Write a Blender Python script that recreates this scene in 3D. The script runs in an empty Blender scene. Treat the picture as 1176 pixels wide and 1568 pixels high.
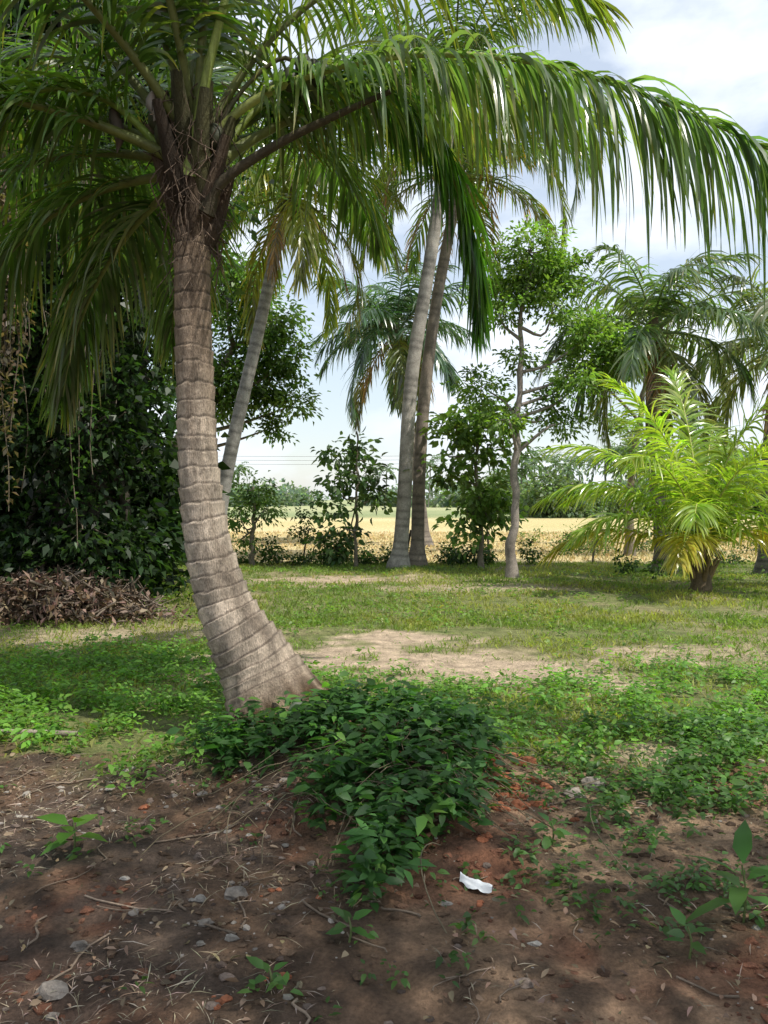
import bpy, math, numpy as np
from math import radians, sin, cos, pi
from mathutils import Vector
R = np.random.RandomState(7)
scene = bpy.context.scene

# ------------------------------------------------------------ helpers
def nrm(v):
    v = np.asarray(v, float)
    return v/np.maximum(np.linalg.norm(v, axis=-1, keepdims=True), 1e-9)
def sstep(a, b, x):
    t = np.clip((x-a)/(b-a), 0, 1); return t*t*(3-2*t)
_tab = np.random.RandomState(3).rand(256, 256)
def vnoise(x, y):
    x = np.asarray(x, float); y = np.asarray(y, float)
    xi = np.floor(x).astype(int); yi = np.floor(y).astype(int)
    fx = x-xi; fy = y-yi; fx = fx*fx*(3-2*fx); fy = fy*fy*(3-2*fy)
    a = _tab[xi & 255, yi & 255]; b = _tab[(xi+1) & 255, yi & 255]
    c = _tab[xi & 255, (yi+1) & 255]; d = _tab[(xi+1) & 255, (yi+1) & 255]
    return (a*(1-fx)+b*fx)*(1-fy)+(c*(1-fx)+d*fx)*fy
def fbm(x, y, o=4):
    s = 0; a = .5; t = 0
    for i in range(o):
        s = s+a*vnoise(x*2**i+17.3*i, y*2**i+9.1*i); t += a; a *= .5
    return s/t

def resample(pts, n):
    p = np.asarray(pts, float); m = len(p)
    q = np.vstack([2*p[0]-p[1], p, 2*p[-1]-p[-2]])
    u = np.linspace(0, m-1, n); i = np.minimum(u.astype(int), m-2); f = (u-i)[:, None]
    a, b, c, d = q[i], q[i+1], q[i+2], q[i+3]
    return .5*((2*b)+(c-a)*f+(2*a-5*b+4*c-d)*f**2+(3*b-a-3*c+d)*f**3)

class MB:
    def __init__(s): s.V=[];s.Q=[];s.M=[];s.C=[];s.n=0;s.mats=[]
    def add(s, v, q, mat, col):
        v = np.asarray(v, float).reshape(-1, 3); q = np.asarray(q, int).reshape(-1, 4)
        if mat not in s.mats: s.mats.append(mat)
        col = np.asarray(col, float)
        if col.ndim == 1: col = np.tile(col, (len(v), 1))
        s.V.append(v); s.Q.append(q+s.n); s.M.append(np.full(len(q), s.mats.index(mat)))
        s.C.append(col); s.n += len(v)
    def build(s, name, smooth=True):
        V = np.vstack(s.V); Q = np.vstack(s.Q); M = np.concatenate(s.M); C = np.vstack(s.C)
        me = bpy.data.meshes.new(name)
        me.vertices.add(len(V)); me.vertices.foreach_set('co', V.astype(np.float32).ravel())
        me.loops.add(Q.size); me.loops.foreach_set('vertex_index', Q.astype(np.int32).ravel())
        me.polygons.add(len(Q)); me.polygons.foreach_set('loop_start', np.arange(0, Q.size, 4, dtype=np.int32))
        for m in s.mats: me.materials.append(MAT[m])
        me.polygons.foreach_set('material_index', M.astype(np.int32))
        me.polygons.foreach_set('use_smooth', np.full(len(Q), smooth))
        me.update(calc_edges=True)
        at = me.color_attributes.new('col', 'FLOAT_COLOR', 'POINT')
        C4 = np.hstack([np.clip(C, 0, 1), np.ones((len(C), 1))]).astype(np.float32)
        at.data.foreach_set('color', C4.ravel())
        ob = bpy.data.objects.new(name, me); scene.collection.objects.link(ob)
        return ob

def tube(mb, pts, rad, k, mat, col, rings=None):
    P = np.asarray(pts, float); n = len(P); rad = np.broadcast_to(rad, (n,)).astype(float)
    T = nrm(np.gradient(P, axis=0))
    ref = np.array([1., 0, 0]) if abs(T[0][0]) < .8 else np.array([0, 1., 0])
    N = np.zeros((n, 3)); v = ref
    for i in range(n):
        v = v-T[i]*np.dot(v, T[i]); v = v/np.linalg.norm(v); N[i] = v
    B = np.cross(T, N)
    a = np.linspace(0, 2*pi, k, endpoint=False)
    rr = rad[:, None]*np.ones((1, k))
    if rings is not None: rr = rr*rings(n, a)
    V = P[:, None]+rr[..., None]*(np.cos(a)[None, :, None]*N[:, None]+np.sin(a)[None, :, None]*B[:, None])
    i = np.arange(n-1)[:, None]; j = np.arange(k)[None]
    j2 = (j+1) % k
    Q = np.stack([i*k+j, i*k+j2, (i+1)*k+j2, (i+1)*k+j], -1)
    col = np.asarray(col, float)
    if col.ndim == 2: col = np.repeat(col, k, 0)
    elif col.ndim == 3: col = col.reshape(-1, 3)
    mb.add(V, Q, mat, col)

def vary(col, n, amt=.25, hue=.12):
    col = np.asarray(col, float)
    b = 1+amt*R.uniform(-1, 1, (n, 1))
    return np.tile(col, (n, 1))*b*(1+hue*R.uniform(-1, 1, (n, 3)))

def leaves(mb, pos, d, nn, ln, wd, col, mat='leaf', detail=0, fold=.25, curl=.15):
    n = len(pos); d = nrm(d); s = nrm(np.cross(d, nn)); u = np.cross(s, d)
    ln = np.broadcast_to(ln, (n,))[:, None]; wd = np.broadcast_to(wd, (n,))[:, None]
    col = np.asarray(col, float)
    if col.ndim == 1: col = vary(col, n)
    if detail == 0:
        V = np.stack([pos, pos+d*ln*.45+s*wd*.5+u*wd*fold, pos+d*ln-u*ln*curl, pos+d*ln*.45-s*wd*.5+u*wd*fold], 1)
        Q = np.arange(n*4).reshape(n, 4); C = np.repeat(col, 4, 0)
    else:
        def st(f, w, up): return pos+d*ln*f+s*wd*w+u*up
        V = np.stack([pos,
            st(.28, .46, wd*fold), st(.3, 0, 0*ln), st(.28, -.46, wd*fold),
            st(.62, .40, wd*fold-ln*curl*.4), st(.64, 0, -ln*curl*.4), st(.62, -.40, wd*fold-ln*curl*.4),
            st(1., 0, -ln*curl)], 1)
        b = (np.arange(n)*8)[:, None, None]
        Q = (b+np.array([[0, 1, 2, 3], [2, 1, 4, 5], [3, 2, 5, 6], [5, 4, 7, 6]])[None]).reshape(-1, 4)
        C = np.repeat(col, 8, 0)
    mb.add(V, Q, mat, C)

def frond(mb, pts, L=.7, n=80, w=.032, col=(.06, .12, .025), rr=.03, droop=2.3, bare=.18, tipcol=None, rcol=None, K=6, vee=22, nr=36, base=1.0, miss=0.03, mat='frond', prof2=None, aspan=45):
    P = resample(pts, nr)
    t = np.linspace(0, 1, nr)
    rad = rr*(1-.88*t**.8)*(1+base*np.exp(-(t/.06)**2))
    rcol = np.array(rcol if rcol is not None else (np.array(col)*1.3+np.array([.05, .05, .01])))
    tube(mb, P, rad, 6, 'petiole', rcol)
    T = nrm(np.gradient(P, axis=0))
    ch = P[-1]-P[0]; ch = ch*[1, 1, 0]
    if np.linalg.norm(ch) < .15: ch = np.array([1., .3, 0])
    S0 = nrm(np.cross(ch, [0, 0, 1.]))
    for side in (1, -1):
        ts = np.linspace(bare, .995, n)+R.uniform(-.45, .45, n)/n
        ts = np.clip(ts[R.rand(n) > miss], 0, 1); m = len(ts)
        p = np.stack([np.interp(ts, t, P[:, i]) for i in range(3)], 1)
        tt = nrm(np.stack([np.interp(ts, t, T[:, i]) for i in range(3)], 1))
        S = np.tile(S0, (m, 1)); N = nrm(np.cross(S, tt))
        f = (ts-bare)/(1-bare)
        a = np.radians(68-aspan*f+R.normal(0, 7, m))[:, None]
        ve = np.radians(vee+R.normal(0, 14, m))[:, None]
        D = np.cos(a)*tt+np.sin(a)*(side*S*np.cos(ve)+N*np.sin(ve)); D = nrm(D)
        pr = (.45+.75*np.sin(np.clip(f*.85+.12, 0, 1)*pi)**.8) if prof2 is None else np.interp(f, *prof2)
        ln = (L*pr*R.uniform(.75, 1.12, m))[:, None]*.85
        dr = (droop*R.uniform(.6, 1.4, m))[:, None]
        Nj = N+R.normal(0, .35, (m, 3))
        prof = np.interp(np.linspace(0, 1, K+1), [0, .15, .5, .8, 1], [.45, 1, .9, .55, .04])
        c0 = vary(col, m, .35, .12)
        tc = np.array(tipcol) if tipcol is not None else None
        V = np.zeros((m, K+1, 2, 3)); C = np.zeros((m, K+1, 2, 3))
        q = p.copy(); sway = R.normal(0, .2, (m, 3))*[1, 1, .2]
        brown = (R.rand(m) < .15)[:, None]
        for k in range(K+1):
            W = nrm(np.cross(D, Nj))*w*.5*prof[k]
            V[:, k, 0] = q-W; V[:, k, 1] = q+W
            cc = c0
            if tc is not None:
                g = (k/K)**2*brown*.8+(k/K)**2*.12; cc = c0*(1-g)+tc*g
            C[:, k, 0] = cc; C[:, k, 1] = cc
            D = nrm(D+(np.array([0, 0, -1.])*dr+sway)*ln/K); q = q+D*ln/K
        b = (np.arange(m)*(K+1)*2)[:, None]; kk = (np.arange(K)*2)[None]
        o = b+kk
        Q = np.stack([o, o+1, o+3, o+2], -1)
        mb.add(V, Q, mat, C.reshape(-1, 3))

def arch(o, az, el, L, bend, n=8, p=1.4):
    o = np.array(o, float); pts = [o]; az = radians(az)
    for i in range(n):
        s = (i+.5)/n; e = radians(el-bend*s**p)
        o = o+np.array([cos(az)*cos(e), sin(az)*cos(e), sin(e)])*L/n; pts.append(o)
    return np.array(pts)

def blob(mb, c, r, mat, col, nz=6, na=9, jit=0.0):
    c = np.array(c); ph = np.linspace(0, pi, nz); a = np.linspace(0, 2*pi, na, endpoint=False)
    V = np.stack([np.sin(ph)[:, None]*np.cos(a)[None], np.sin(ph)[:, None]*np.sin(a)[None], np.cos(ph)[:, None]*np.ones((1, na))], -1)
    if jit:
        J = 1+R.uniform(-jit, jit, (nz, na, 1)); J[0] = J[0, 0]; J[-1] = J[-1, 0]; V = V*J
    V = V*np.array(r)+c
    i = np.arange(nz-1)[:, None]; j = np.arange(na)[None]; j2 = (j+1) % na
    mb.add(V, np.stack([i*na+j, (i+1)*na+j, (i+1)*na+j2, i*na+j2], -1), mat, col)
def blobs(mb, P, s, mat, col, nz=4, na=6, jit=.25, flat=.6):
    n = len(P); ph = np.linspace(0, pi, nz); a = np.linspace(0, 2*pi, na, endpoint=False)
    U = np.stack([np.sin(ph)[:, None]*np.cos(a)[None], np.sin(ph)[:, None]*np.sin(a)[None], np.cos(ph)[:, None]*np.ones((1, na))], -1)
    J = 1+R.uniform(-jit, jit, (n, nz, na, 1)); J[:, 0] = J[:, :1, 0]; J[:, -1] = J[:, -1, :1]
    sc = s[:, None]*np.stack([R.uniform(.8, 1.5, n), R.uniform(.7, 1.2, n), flat*R.uniform(.7, 1.2, n)], 1)
    V = U[None]*J*sc[:, None, None]+P[:, None, None]
    i = np.arange(nz-1)[:, None]; j = np.arange(na)[None]; j2 = (j+1) % na
    q = np.stack([i*na+j, (i+1)*na+j, (i+1)*na+j2, i*na+j2], -1).reshape(-1, 4)
    Q = (np.arange(n)*nz*na)[:, None, None]+q[None]
    mb.add(V, Q, mat, np.repeat(col, nz*na, 0))

def crown(mb, o, nf, L, leafL, col, el=(-35, 80), bend=75, n=45, w=.04, K=4, rr=.035, tip=None, az0=0, droop=1.6, dead=2, nr=16):
    for i in range(nf):
        az = az0+i*137.5+R.uniform(-14, 14); f = (i+.5)/nf
        e = el[0]+(el[1]-el[0])*f**.8+R.uniform(-8, 8)
        LL = L*R.uniform(.85, 1.08)*(1-.12*f)
        c = np.array(col)*R.uniform(.75, 1.25)
        if f < .15: c = c*.8+np.array([.05, .03, .0])
        frond(mb, arch(np.array(o)+R.normal(0, .04, 3), az, e, LL, bend*R.uniform(.8, 1.25)), leafL, n, w, c, rr, droop, .16, tip, K=K, nr=nr)
    for i in range(dead):
        frond(mb, arch(o, R.uniform(0, 360), -40, L*.7, 45), leafL*.7, n//2, w*.7, (.2, .12, .06), rr*.7, 3, .2, None, (.2, .13, .08), K=3, nr=12)
    for i in range(9):
        a = R.uniform(0, 2*pi); c = np.array(o)+[cos(a)*.22, sin(a)*.22, -.22+R.uniform(-.12, .05)]
        blob(mb, c, (.1, .1, .13), 'petiole', (.12, .14, .03))
    tube(mb, [np.array(o)-[0, 0, .55], np.array(o)-[0, 0, .2], np.array(o)+[0, 0, .15], np.array(o)+[0, 0, .5]], [.12, .2, .16, .03], 8, 'bark', (.13, .1, .06))

def palm_trunk(mb, pts, r0, r1, col=(.3, .26, .21), n=160, k=12, flare=1.7, sp=.16):
    P = resample(pts, n); t = np.linspace(0, 1, n)
    P = P+np.stack([.025*np.sin(t*9+pts[0][0]), .02*np.cos(t*7), 0*t], 1)
    s = np.concatenate([[0], np.cumsum(np.linalg.norm(np.diff(P, axis=0), axis=1))])
    ph = (s/sp) % 1
    rad = (r0+(r1-r0)*t)*(1+(flare-1)*np.exp(-(s/.35)**2))*(1+.035*ph)
    c = np.array(col)[None]*(.7+.5*fbm(s*1.3+pts[0][0]*9, s*0+4)[:, None])*np.where(ph < .2, .6, 1.)[:, None]
    tube(mb, P, rad, k, 'bark', c)

def clump_foliage(mb, bl, ncl, npl, ln, wd, col, sig=.16, twig=True, detail=0, droop=.35, dark=.45, flat=.8):
    for (x, y, z, r) in bl:
        m = max(3, int(ncl*r*r)); c = np.array([x, y, z])
        v = nrm(R.normal(0, 1, (m, 3))); rad = r*R.uniform(.2, 1.1, (m, 1))**.6
        cc = c+v*rad*[1, 1, flat]
        if twig:
            for i in range(0, m, 3):
                mid = (c+cc[i])/2+R.normal(0, .1*r, 3)
                tube(mb, resample([c, mid, cc[i]], 5), np.linspace(.018, .005, 5)*max(r, .5), 3, 'bark', (.13, .11, .08))
        nl = m*npl
        ci = np.repeat(np.arange(m), npl)
        sg = sig*R.uniform(.5, 1.6, m)[ci][:, None]
        off = R.normal(0, 1, (nl, 3))*sg*[1, 1, .6]
        p = cc[ci]+off
        d = nrm(off)+v[ci]*.4+R.normal(0, .4, (nl, 3))+[0, 0, -droop]
        nn = nrm(R.normal(0, .55, (nl, 3))+[0, 0, 1])
        tone = R.uniform(1-dark, 1+dark, m)[ci][:, None]
        yel = R.uniform(0, .35, m)[ci][:, None]
        co = vary(col, nl, .25, .1)*tone*(1+yel*np.array([.7, .25, -.2]))
        leaves(mb, p, d, nn, ln*R.uniform(.6, 1.25, nl), wd*R.uniform(.7, 1.2, nl), co, detail=detail)

def broadleaf(name, trunk, r0, r1, bl, ncl, npl, ln, wd, col, limb_from=.45, barkcol=(.2, .17, .13), wob=.02, **kw):
    mb = MB(); P = resample(trunk, 30)
    ss = np.linspace(0, 1, 30); P = P+np.stack([wob*np.sin(ss*23+trunk[0][0])+wob*.7*np.sin(ss*41), wob*np.cos(ss*19), 0*ss], 1)*sstep(.02, .2, ss)[:, None]
    rad = np.linspace(r0, r1, 30)*(1+.6*np.exp(-np.linspace(0, 20, 30)))*(1+.12*np.sin(ss*37)*np.sin(ss*17+2))
    tube(mb, P, rad, 9, 'bark', np.array(barkcol)[None]*(.6+.8*fbm(ss*14+trunk[0][0], ss*0)[:, None]))
    for b in bl:
        c = np.array(b[:3]); zs = P[:, 2]
        zt = max(P[int(30*limb_from)][2], min(c[2]-.5*abs(c[0]-P[-1][0])-.2, zs[-1]))
        i = int(np.argmin(abs(zs-zt))); s = P[i]
        mid = (s+c)/2+R.normal(0, .14, 3)+[0, 0, -.1]
        tube(mb, resample([s, mid, c], 8), np.linspace(max(r0*.42, .02), .01, 8), 5, 'bark', barkcol)
    clump_foliage(mb, bl, ncl, npl, ln, wd, col, **kw)
    return mb.build(name)

# ------------------------------------------------------------ materials
MAT = {}
def newmat(name):
    m = bpy.data.materials.new(name); m.use_nodes = True; nt = m.node_tree; nt.nodes.clear()
    out = nt.nodes.new('ShaderNodeOutputMaterial'); MAT[name] = m
    return nt, out
def N(nt, t, **k):
    n = nt.nodes.new(t)
    for a, b in k.items(): setattr(n, a, b)
    return n
def mul(nt, a, b, fac=1., mode='MULTIPLY'):
    m = nt.nodes.new('ShaderNodeMix'); m.data_type = 'RGBA'; m.blend_type = mode; m.inputs[0].default_value = fac
    for s, i in ((a, 6), (b, 7)):
        if isinstance(s, tuple): m.inputs[i].default_value = s
        else: nt.links.new(s, m.inputs[i])
    return m.outputs[2]
def leafmat(name, rough, spec, trans, tcol):
    nt, out = newmat(name); at = N(nt, 'ShaderNodeAttribute', attribute_name='col')
    tc = N(nt, 'ShaderNodeTexCoord'); no = N(nt, 'ShaderNodeTexNoise'); no.inputs['Scale'].default_value = 9; no.inputs['Detail'].default_value = 0
    nt.links.new(tc.outputs['Object'], no.inputs['Vector'])
    rp = N(nt, 'ShaderNodeMapRange'); rp.inputs['To Min'].default_value = .65; rp.inputs['To Max'].default_value = 1.35
    nt.links.new(no.outputs['Fac'], rp.inputs['Value'])
    c = mul(nt, at.outputs['Color'], rp.outputs['Result'])
    p = N(nt, 'ShaderNodeBsdfPrincipled'); p.inputs['Roughness'].default_value = rough; p.inputs['Specular IOR Level'].default_value = spec
    nt.links.new(c, p.inputs['Base Color'])
    t = N(nt, 'ShaderNodeBsdfTranslucent'); nt.links.new(mul(nt, c, tcol), t.inputs['Color'])
    mx = N(nt, 'ShaderNodeMixShader'); mx.inputs[0].default_value = trans
    nt.links.new(p.outputs[0], mx.inputs[1]); nt.links.new(t.outputs[0], mx.inputs[2]); nt.links.new(mx.outputs[0], out.inputs[0])
leafmat('leaf', .45, .4, .42, (1.9, 2.15, .85, 1))
leafmat('frond', .27, .85, .42, (2.1, 2.3, .75, 1))
leafmat('dry', .7, .2, .2, (1.2, 1.1, .9, 1))
def solid(name, rough, s1, s2, amt, bump, bscale, stretch=(1, 1, 1), spec=.25, dist=.02):
    nt, out = newmat(name); at = N(nt, 'ShaderNodeAttribute', attribute_name='col')
    tc = N(nt, 'ShaderNodeTexCoord'); mp = N(nt, 'ShaderNodeMapping'); mp.inputs['Scale'].default_value = stretch
    nt.links.new(tc.outputs['Object'], mp.inputs['Vector'])
    c = at.outputs['Color']
    for s, a in ((s1, amt), (s2, amt*.8)):
        no = N(nt, 'ShaderNodeTexNoise'); no.inputs['Scale'].default_value = s; no.inputs['Detail'].default_value = 6; no.inputs['Roughness'].default_value = .65
        nt.links.new(mp.outputs[0], no.inputs['Vector'])
        rp = N(nt, 'ShaderNodeMapRange'); rp.inputs['From Min'].default_value = .3; rp.inputs['From Max'].default_value = .7
        rp.inputs['To Min'].default_value = 1-a; rp.inputs['To Max'].default_value = 1+a
        nt.links.new(no.outputs['Fac'], rp.inputs['Value']); c = mul(nt, c, rp.outputs['Result'])
    p = N(nt, 'ShaderNodeBsdfPrincipled'); p.inputs['Roughness'].default_value = rough; p.inputs['Specular IOR Level'].default_value = spec
    nb = N(nt, 'ShaderNodeTexNoise'); nb.inputs['Scale'].default_value = bscale; nb.inputs['Detail'].default_value = 8; nb.inputs['Roughness'].default_value = .7
    nt.links.new(mp.outputs[0], nb.inputs['Vector'])
    bp = N(nt, 'ShaderNodeBump'); bp.inputs['Strength'].default_value = bump; bp.inputs['Distance'].default_value = dist
    nt.links.new(nb.outputs['Fac'], bp.inputs['Height']); nt.links.new(bp.outputs[0], p.inputs['Normal'])
    nt.links.new(c, p.inputs['Base Color']); nt.links.new(p.outputs[0], out.inputs[0])
solid('bark', .85, 6, 40, .35, .6, 60)
solid('palmbark', .88, 4, 60, .45, 1., 30, (2.8, 2.8, .7), dist=.035)
solid('petiole', .5, 5, 30, .25, .3, 40, spec=.35)
solid('ground', .95, 6, 60, .42, 1., 24, dist=.05)
solid('stone', .9, 9, 40, .4, .7, 50)
solid('plastic', .35, 4, 20, .08, .3, 20, spec=.5)

# ------------------------------------------------------------ terrain
def hgt(x, y):
    near = 1-sstep(14, 22, y)
    h = .05*(fbm(x*.9+5, y*.9)-.5)*near+.02*(fbm(x*5, y*5)-.5)*near
    h = h+.27*np.exp(-((x-.0)/.6)**2-((y-4.3)/.48)**2)+.12*np.exp(-((x-.05)/.55)**2-((y-3.6)/.5)**2)
    h = h+.08*np.exp(-((x+.6)/.5)**2-((y-4.55)/.35)**2)
    h = h+.10*np.exp(-((x-.55)/.4)**2-((y-15.5)/.8)**2)
    h = h+.12*sstep(10.5, 13, y)*(1-sstep(13, 17, y))*sstep(-2, -4, x)
    h = h+(.07*(fbm(x*2.2+3, y*2.2+8)-.5)+.045*(fbm(x*8, y*8)-.5))*(1-sstep(4.3, 5.3, y))
    return h
def m_sand(x, y):
    n = (fbm(x*.9+2, y*1.3+4)-.5)*1.9+(fbm(x*4, y*6)-.5)*1.3
    def el(cx, cy, rx, ry): return 1-sstep(.35, 1.25, np.sqrt(((x-cx)/rx)**2+((y-cy)/ry)**2)+n)
    m = el(.15, 7.35, 1.6, 1.3)
    m = np.maximum(m, el(1.1, 6.8, 1.0, .8)*.7); m = np.maximum(m, el(2.7, 7.6, 1.0, .5)*.55)
    m = np.maximum(m, el(-.9, 14.6, 1.3, .9)*.7); m = np.maximum(m, el(1.4, 13.2, 1.5, .7)*.4)
    m = np.maximum(m, el(-3.0, 8.8, 1.6, .9)*.35); m = np.maximum(m, el(1.7, 4.6, .5, .25)*.6)
    return np.clip(m*(.5+1.*fbm(x*7+3, y*9)), 0, 1)
def m_dirt(x, y):
    b = 4.55+1.3*(fbm(x*1.2, y*.3+3)-.5)+np.where(x > .5, -.25, 0)
    return 1-sstep(b-.35, b+.35, y+.9*(fbm(x*4, y*4)-.5))

def axis(segs):
    return np.concatenate([np.arange(a, b, s) for a, b, s in segs])
gr = lambda a, b, k: a+(b-a)*(np.geomspace(1, 60, k)-1)/59
xs = np.concatenate([-gr(5.5, 2500, 28)[::-1], axis([(-5.4, -2.5, .06), (-2.5, 2.5, .025), (2.5, 7, .06)]), gr(7, 2500, 28)])
ys = np.concatenate([-gr(0, 300, 12)[::-1][:-1], axis([(0, 1.5, .3), (1.5, 5.5, .025), (5.5, 10, .06), (10, 24, .15)]), gr(24, 4000, 50)])
X, Y = np.meshgrid(xs, ys); Z = hgt(X, Y)
nx, ny = len(xs), len(ys)
C = np.zeros(X.shape+(3,))
def lay(c, m):
    global C
    C = C*(1-m[..., None])+np.array(c)*m[..., None]
n1 = fbm(X*.8, Y*.8); n2 = fbm(X*3.3+7, Y*3.3)
lay((.19, .20, .075), np.ones_like(X))
lay((.34, .28, .16), sstep(.45, .7, n1)*.8)
lay((.12, .16, .04), sstep(.5, .7, n2)*.6)
lay((.52, .40, .28), np.clip(m_sand(X, Y)*1.3, 0, 1))
md = m_dirt(X, Y)
lay((.17, .105, .065), md)
lay((.24, .10, .055), md*sstep(.48, .62, fbm(X*1.7+30, Y*1.7))*.75)
lay((.42, .28, .175), md*sstep(.40, .60, fbm(X*1.1+12, Y*1.1+5))*sstep(-.2, .9, X)*.85)
lay((.11, .08, .06), md*(1-sstep(-.7, .2, X))*sstep(.38, .55, n2)*.8)
lay((.05, .035, .025), md*sstep(.5, .66, fbm(X*8, Y*8))*.6)
fld = sstep(18.3, 19.3, Y+.3*n2)
lay((.58, .46, .22), fld); lay((.46, .41, .18), fld*sstep(.45, .6, fbm(X*.12, Y*.07))*.6)
lay((.64, .52, .28), fld*sstep(.5, .62, fbm(X*.05+9, Y*.3))*.8)
lay((.24, .28, .13), sstep(62, 75, Y+8*n1)); lay((.36, .37, .19), sstep(80, 90, Y)*sstep(.4, .6, fbm(X*.02, Y*.03)))
i = np.arange(ny-1)[:, None]; j = np.arange(nx-1)[None]
mb = MB(); mb.add(np.stack([X, Y, Z], -1), np.stack([i*nx+j, i*nx+j+1, (i+1)*nx+j+1, (i+1)*nx+j], -1), 'ground', C.reshape(-1, 3))
mb.build('ground')

# ------------------------------------------------------------ ground vegetation
def scatter(n, x0, x1, y0, y1, dens):
    x = R.uniform(x0, x1, n); y = R.uniform(y0, y1, n)
    k = (R.rand(n) < dens(x, y))&(np.abs(x) < y*.53+.9)
    return x[k], y[k]
def ugly_trunk(x, y):
    return (((x+.68)/.36)**2+((y-4.95)/.34)**2) > 1
mb = MB()
def blades(x, y, h, w, col, mat='leaf', dryness=.7):
    n = len(x); z = hgt(x, y); p = np.stack([x, y, z-.004], 1)
    a = R.uniform(0, 2*pi, n); s = np.stack([np.cos(a), np.sin(a), 0*a], 1)
    lean = np.stack([R.normal(0, .45, n), R.normal(0, .45, n), np.ones(n)], 1)
    h = (h*R.uniform(.5, 1.4, n))[:, None]
    V = np.stack([p-s*w*.5, p+s*w*.5, p+lean*h*.6+s*w*.35, p+lean*h*[1, 1, .95]+R.normal(0, .25, (n, 3))*h], 1)
    c = vary(col, n, .3, .1)
    pt = fbm(x*.9+11, y*.9)[:, None]; q = sstep(.43, .63, pt)*dryness; c = c*(1-q)+c*np.array([1.8, 1.25, 1.5])*q
    mb.add(V, np.arange(n*4).reshape(n, 4), mat, np.repeat(c, 4, 0))
gd = lambda x, y: (1-np.clip(m_sand(x, y)*1.5, 0, .98))*sstep(.28, .53, fbm(x*1.6, y*1.6+3))*(1-m_dirt(x, y))*(.45+.55*sstep(.4, .6, fbm(x*6, y*6)))
x, y = scatter(95000, -5, 6, 4.2, 10, gd); blades(x, y, .045, .006, (.18, .255, .055))
x, y = scatter(135000, -8, 11, 9, 18.6, gd); blades(x, y, .055, .012, (.185, .25, .06))
mb.build('grass')
mb = MB()
x, y = scatter(40000, -16, 20, 18.9, 36, lambda x, y: sstep(.3, .45, fbm(x*.5, y*1.5))); blades(x, y, .09, .03, (.58, .47, .24), 'dry', 0)
mb.build('rice_stubble')

def herbs(mb, x, y, k, h, ln, col, det=1, spread=.05, var=.3, wf=.52):
    n = len(x); pi_ = np.repeat(np.arange(n), k); m = n*k
    a = R.uniform(0, 2*pi, m); hz = R.uniform(.15, 1, m)*h*R.uniform(.6, 1.3, n)[pi_]
    ra = R.uniform(.1, 1, m)*spread
    px = x[pi_]+np.cos(a)*ra; py = y[pi_]+np.sin(a)*ra
    p = np.stack([px, py, hgt(px, py)+hz], 1)
    d = np.stack([np.cos(a), np.sin(a), R.uniform(-.35, .5, m)], 1)
    nn = R.normal(0, .35, (m, 3))+[0, 0, 1]
    tone = R.uniform(1-var, 1+var, n)[pi_][:, None]
    s = R.uniform(.6, 1.3, n)[pi_]*R.uniform(.7, 1.2, m)
    leaves(mb, p, d, nn, ln*s, ln*wf*s, vary(col, m, .2, .1)*tone, detail=det, fold=.12, curl=.22)
mb = MB()
def hd(x, y):
    f = sstep(4.1, 5.0, y+1.1*(fbm(x*1.5+3, y*1.5)-.5)+np.where(x < -.9, .25, 0))*(1-sstep(6.0, 7.2, y+2.2*(fbm(x+8, y*1.2)-.5)+np.where(x < -1.2, -.9, 0)))
    return f*(1-np.clip(m_sand(x, y)*1.4, 0, 1))*sstep(.31, .5, fbm(x*2.3+1, y*2.3))*ugly_trunk(x, y)
x, y = scatter(11000, -4.5, 4.5, 3.7, 8.2, hd); herbs(mb, x, y, 7, .13, .05, (.135, .26, .045), var=.45)
hd2 = lambda x, y: (1-np.clip(m_sand(x, y)*1.2, 0, 1))*sstep(.45, .62, fbm(x*1.1+41, y*1.1))*.6
x, y = scatter(8000, -8, 9, 7, 17, hd2); herbs(mb, x, y, 6, .1, .055, (.14, .23, .05), det=0, spread=.07)
hd3 = lambda x, y: sstep(.7, 1.5, x)*(1-sstep(2.6, 3.4, x))*sstep(3.3, 3.9, y+.8*(fbm(x*3, y*3)-.5))*sstep(.38, .55, fbm(x*2.8+9, y*2.8))
x, y = scatter(1300, .6, 3.3, 3.0, 5, hd3); herbs(mb, x, y, 9, .13, .05, (.075, .16, .03), var=.4)
hd4 = lambda x, y: sstep(.45, .58, fbm(x*2.0+19, y*2.0))*(.22+.75*sstep(.2, .8, x))
x, y = scatter(2600, -2.6, 2.6, 2.0, 4.6, hd4); herbs(mb, x, y, 6, .06, .036, (.075, .15, .035), var=.4, spread=.035)
hd5 = lambda x, y: np.clip(m_sand(x, y), 0, .5)*.5
x, y = scatter(1100, -3, 4, 6, 9, hd5); herbs(mb, x, y, 5, .03, .03, (.14, .2, .05), var=.4, spread=.04)
mb.build('wild_herbs')
mb = MB()
def cd(x, y):
    q = np.sqrt(((x-.03)/.54)**2+((y-4.25)/.55)**2); q2 = np.sqrt(((x-.06)/.38)**2+((y-3.6)/.5)**2); q3 = np.sqrt(((x+.5)/.55)**2+((y-4.4)/.33)**2)
    q4 = np.sqrt(((x+.02)/.12)**2+((y-3.0)/.3)**2)*1.3
    return (1-sstep(.7, 1.2, np.minimum(np.minimum(q, q2), np.minimum(q3, q4))+.8*(fbm(x*4, y*4)-.5)))*ugly_trunk(x, y)
x, y = scatter(2900, -1.4, 1.2, 2.3, 5.2, cd); herbs(mb, x, y, 6, .18, .08, (.045, .11, .028), spread=.07, var=.5, wf=.46)
x, y = scatter(260, -1.3, 1.2, 2.3, 5.0, cd); herbs(mb, x, y, 5, .23, .08, (.09, .2, .035), spread=.06, wf=.48)
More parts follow.
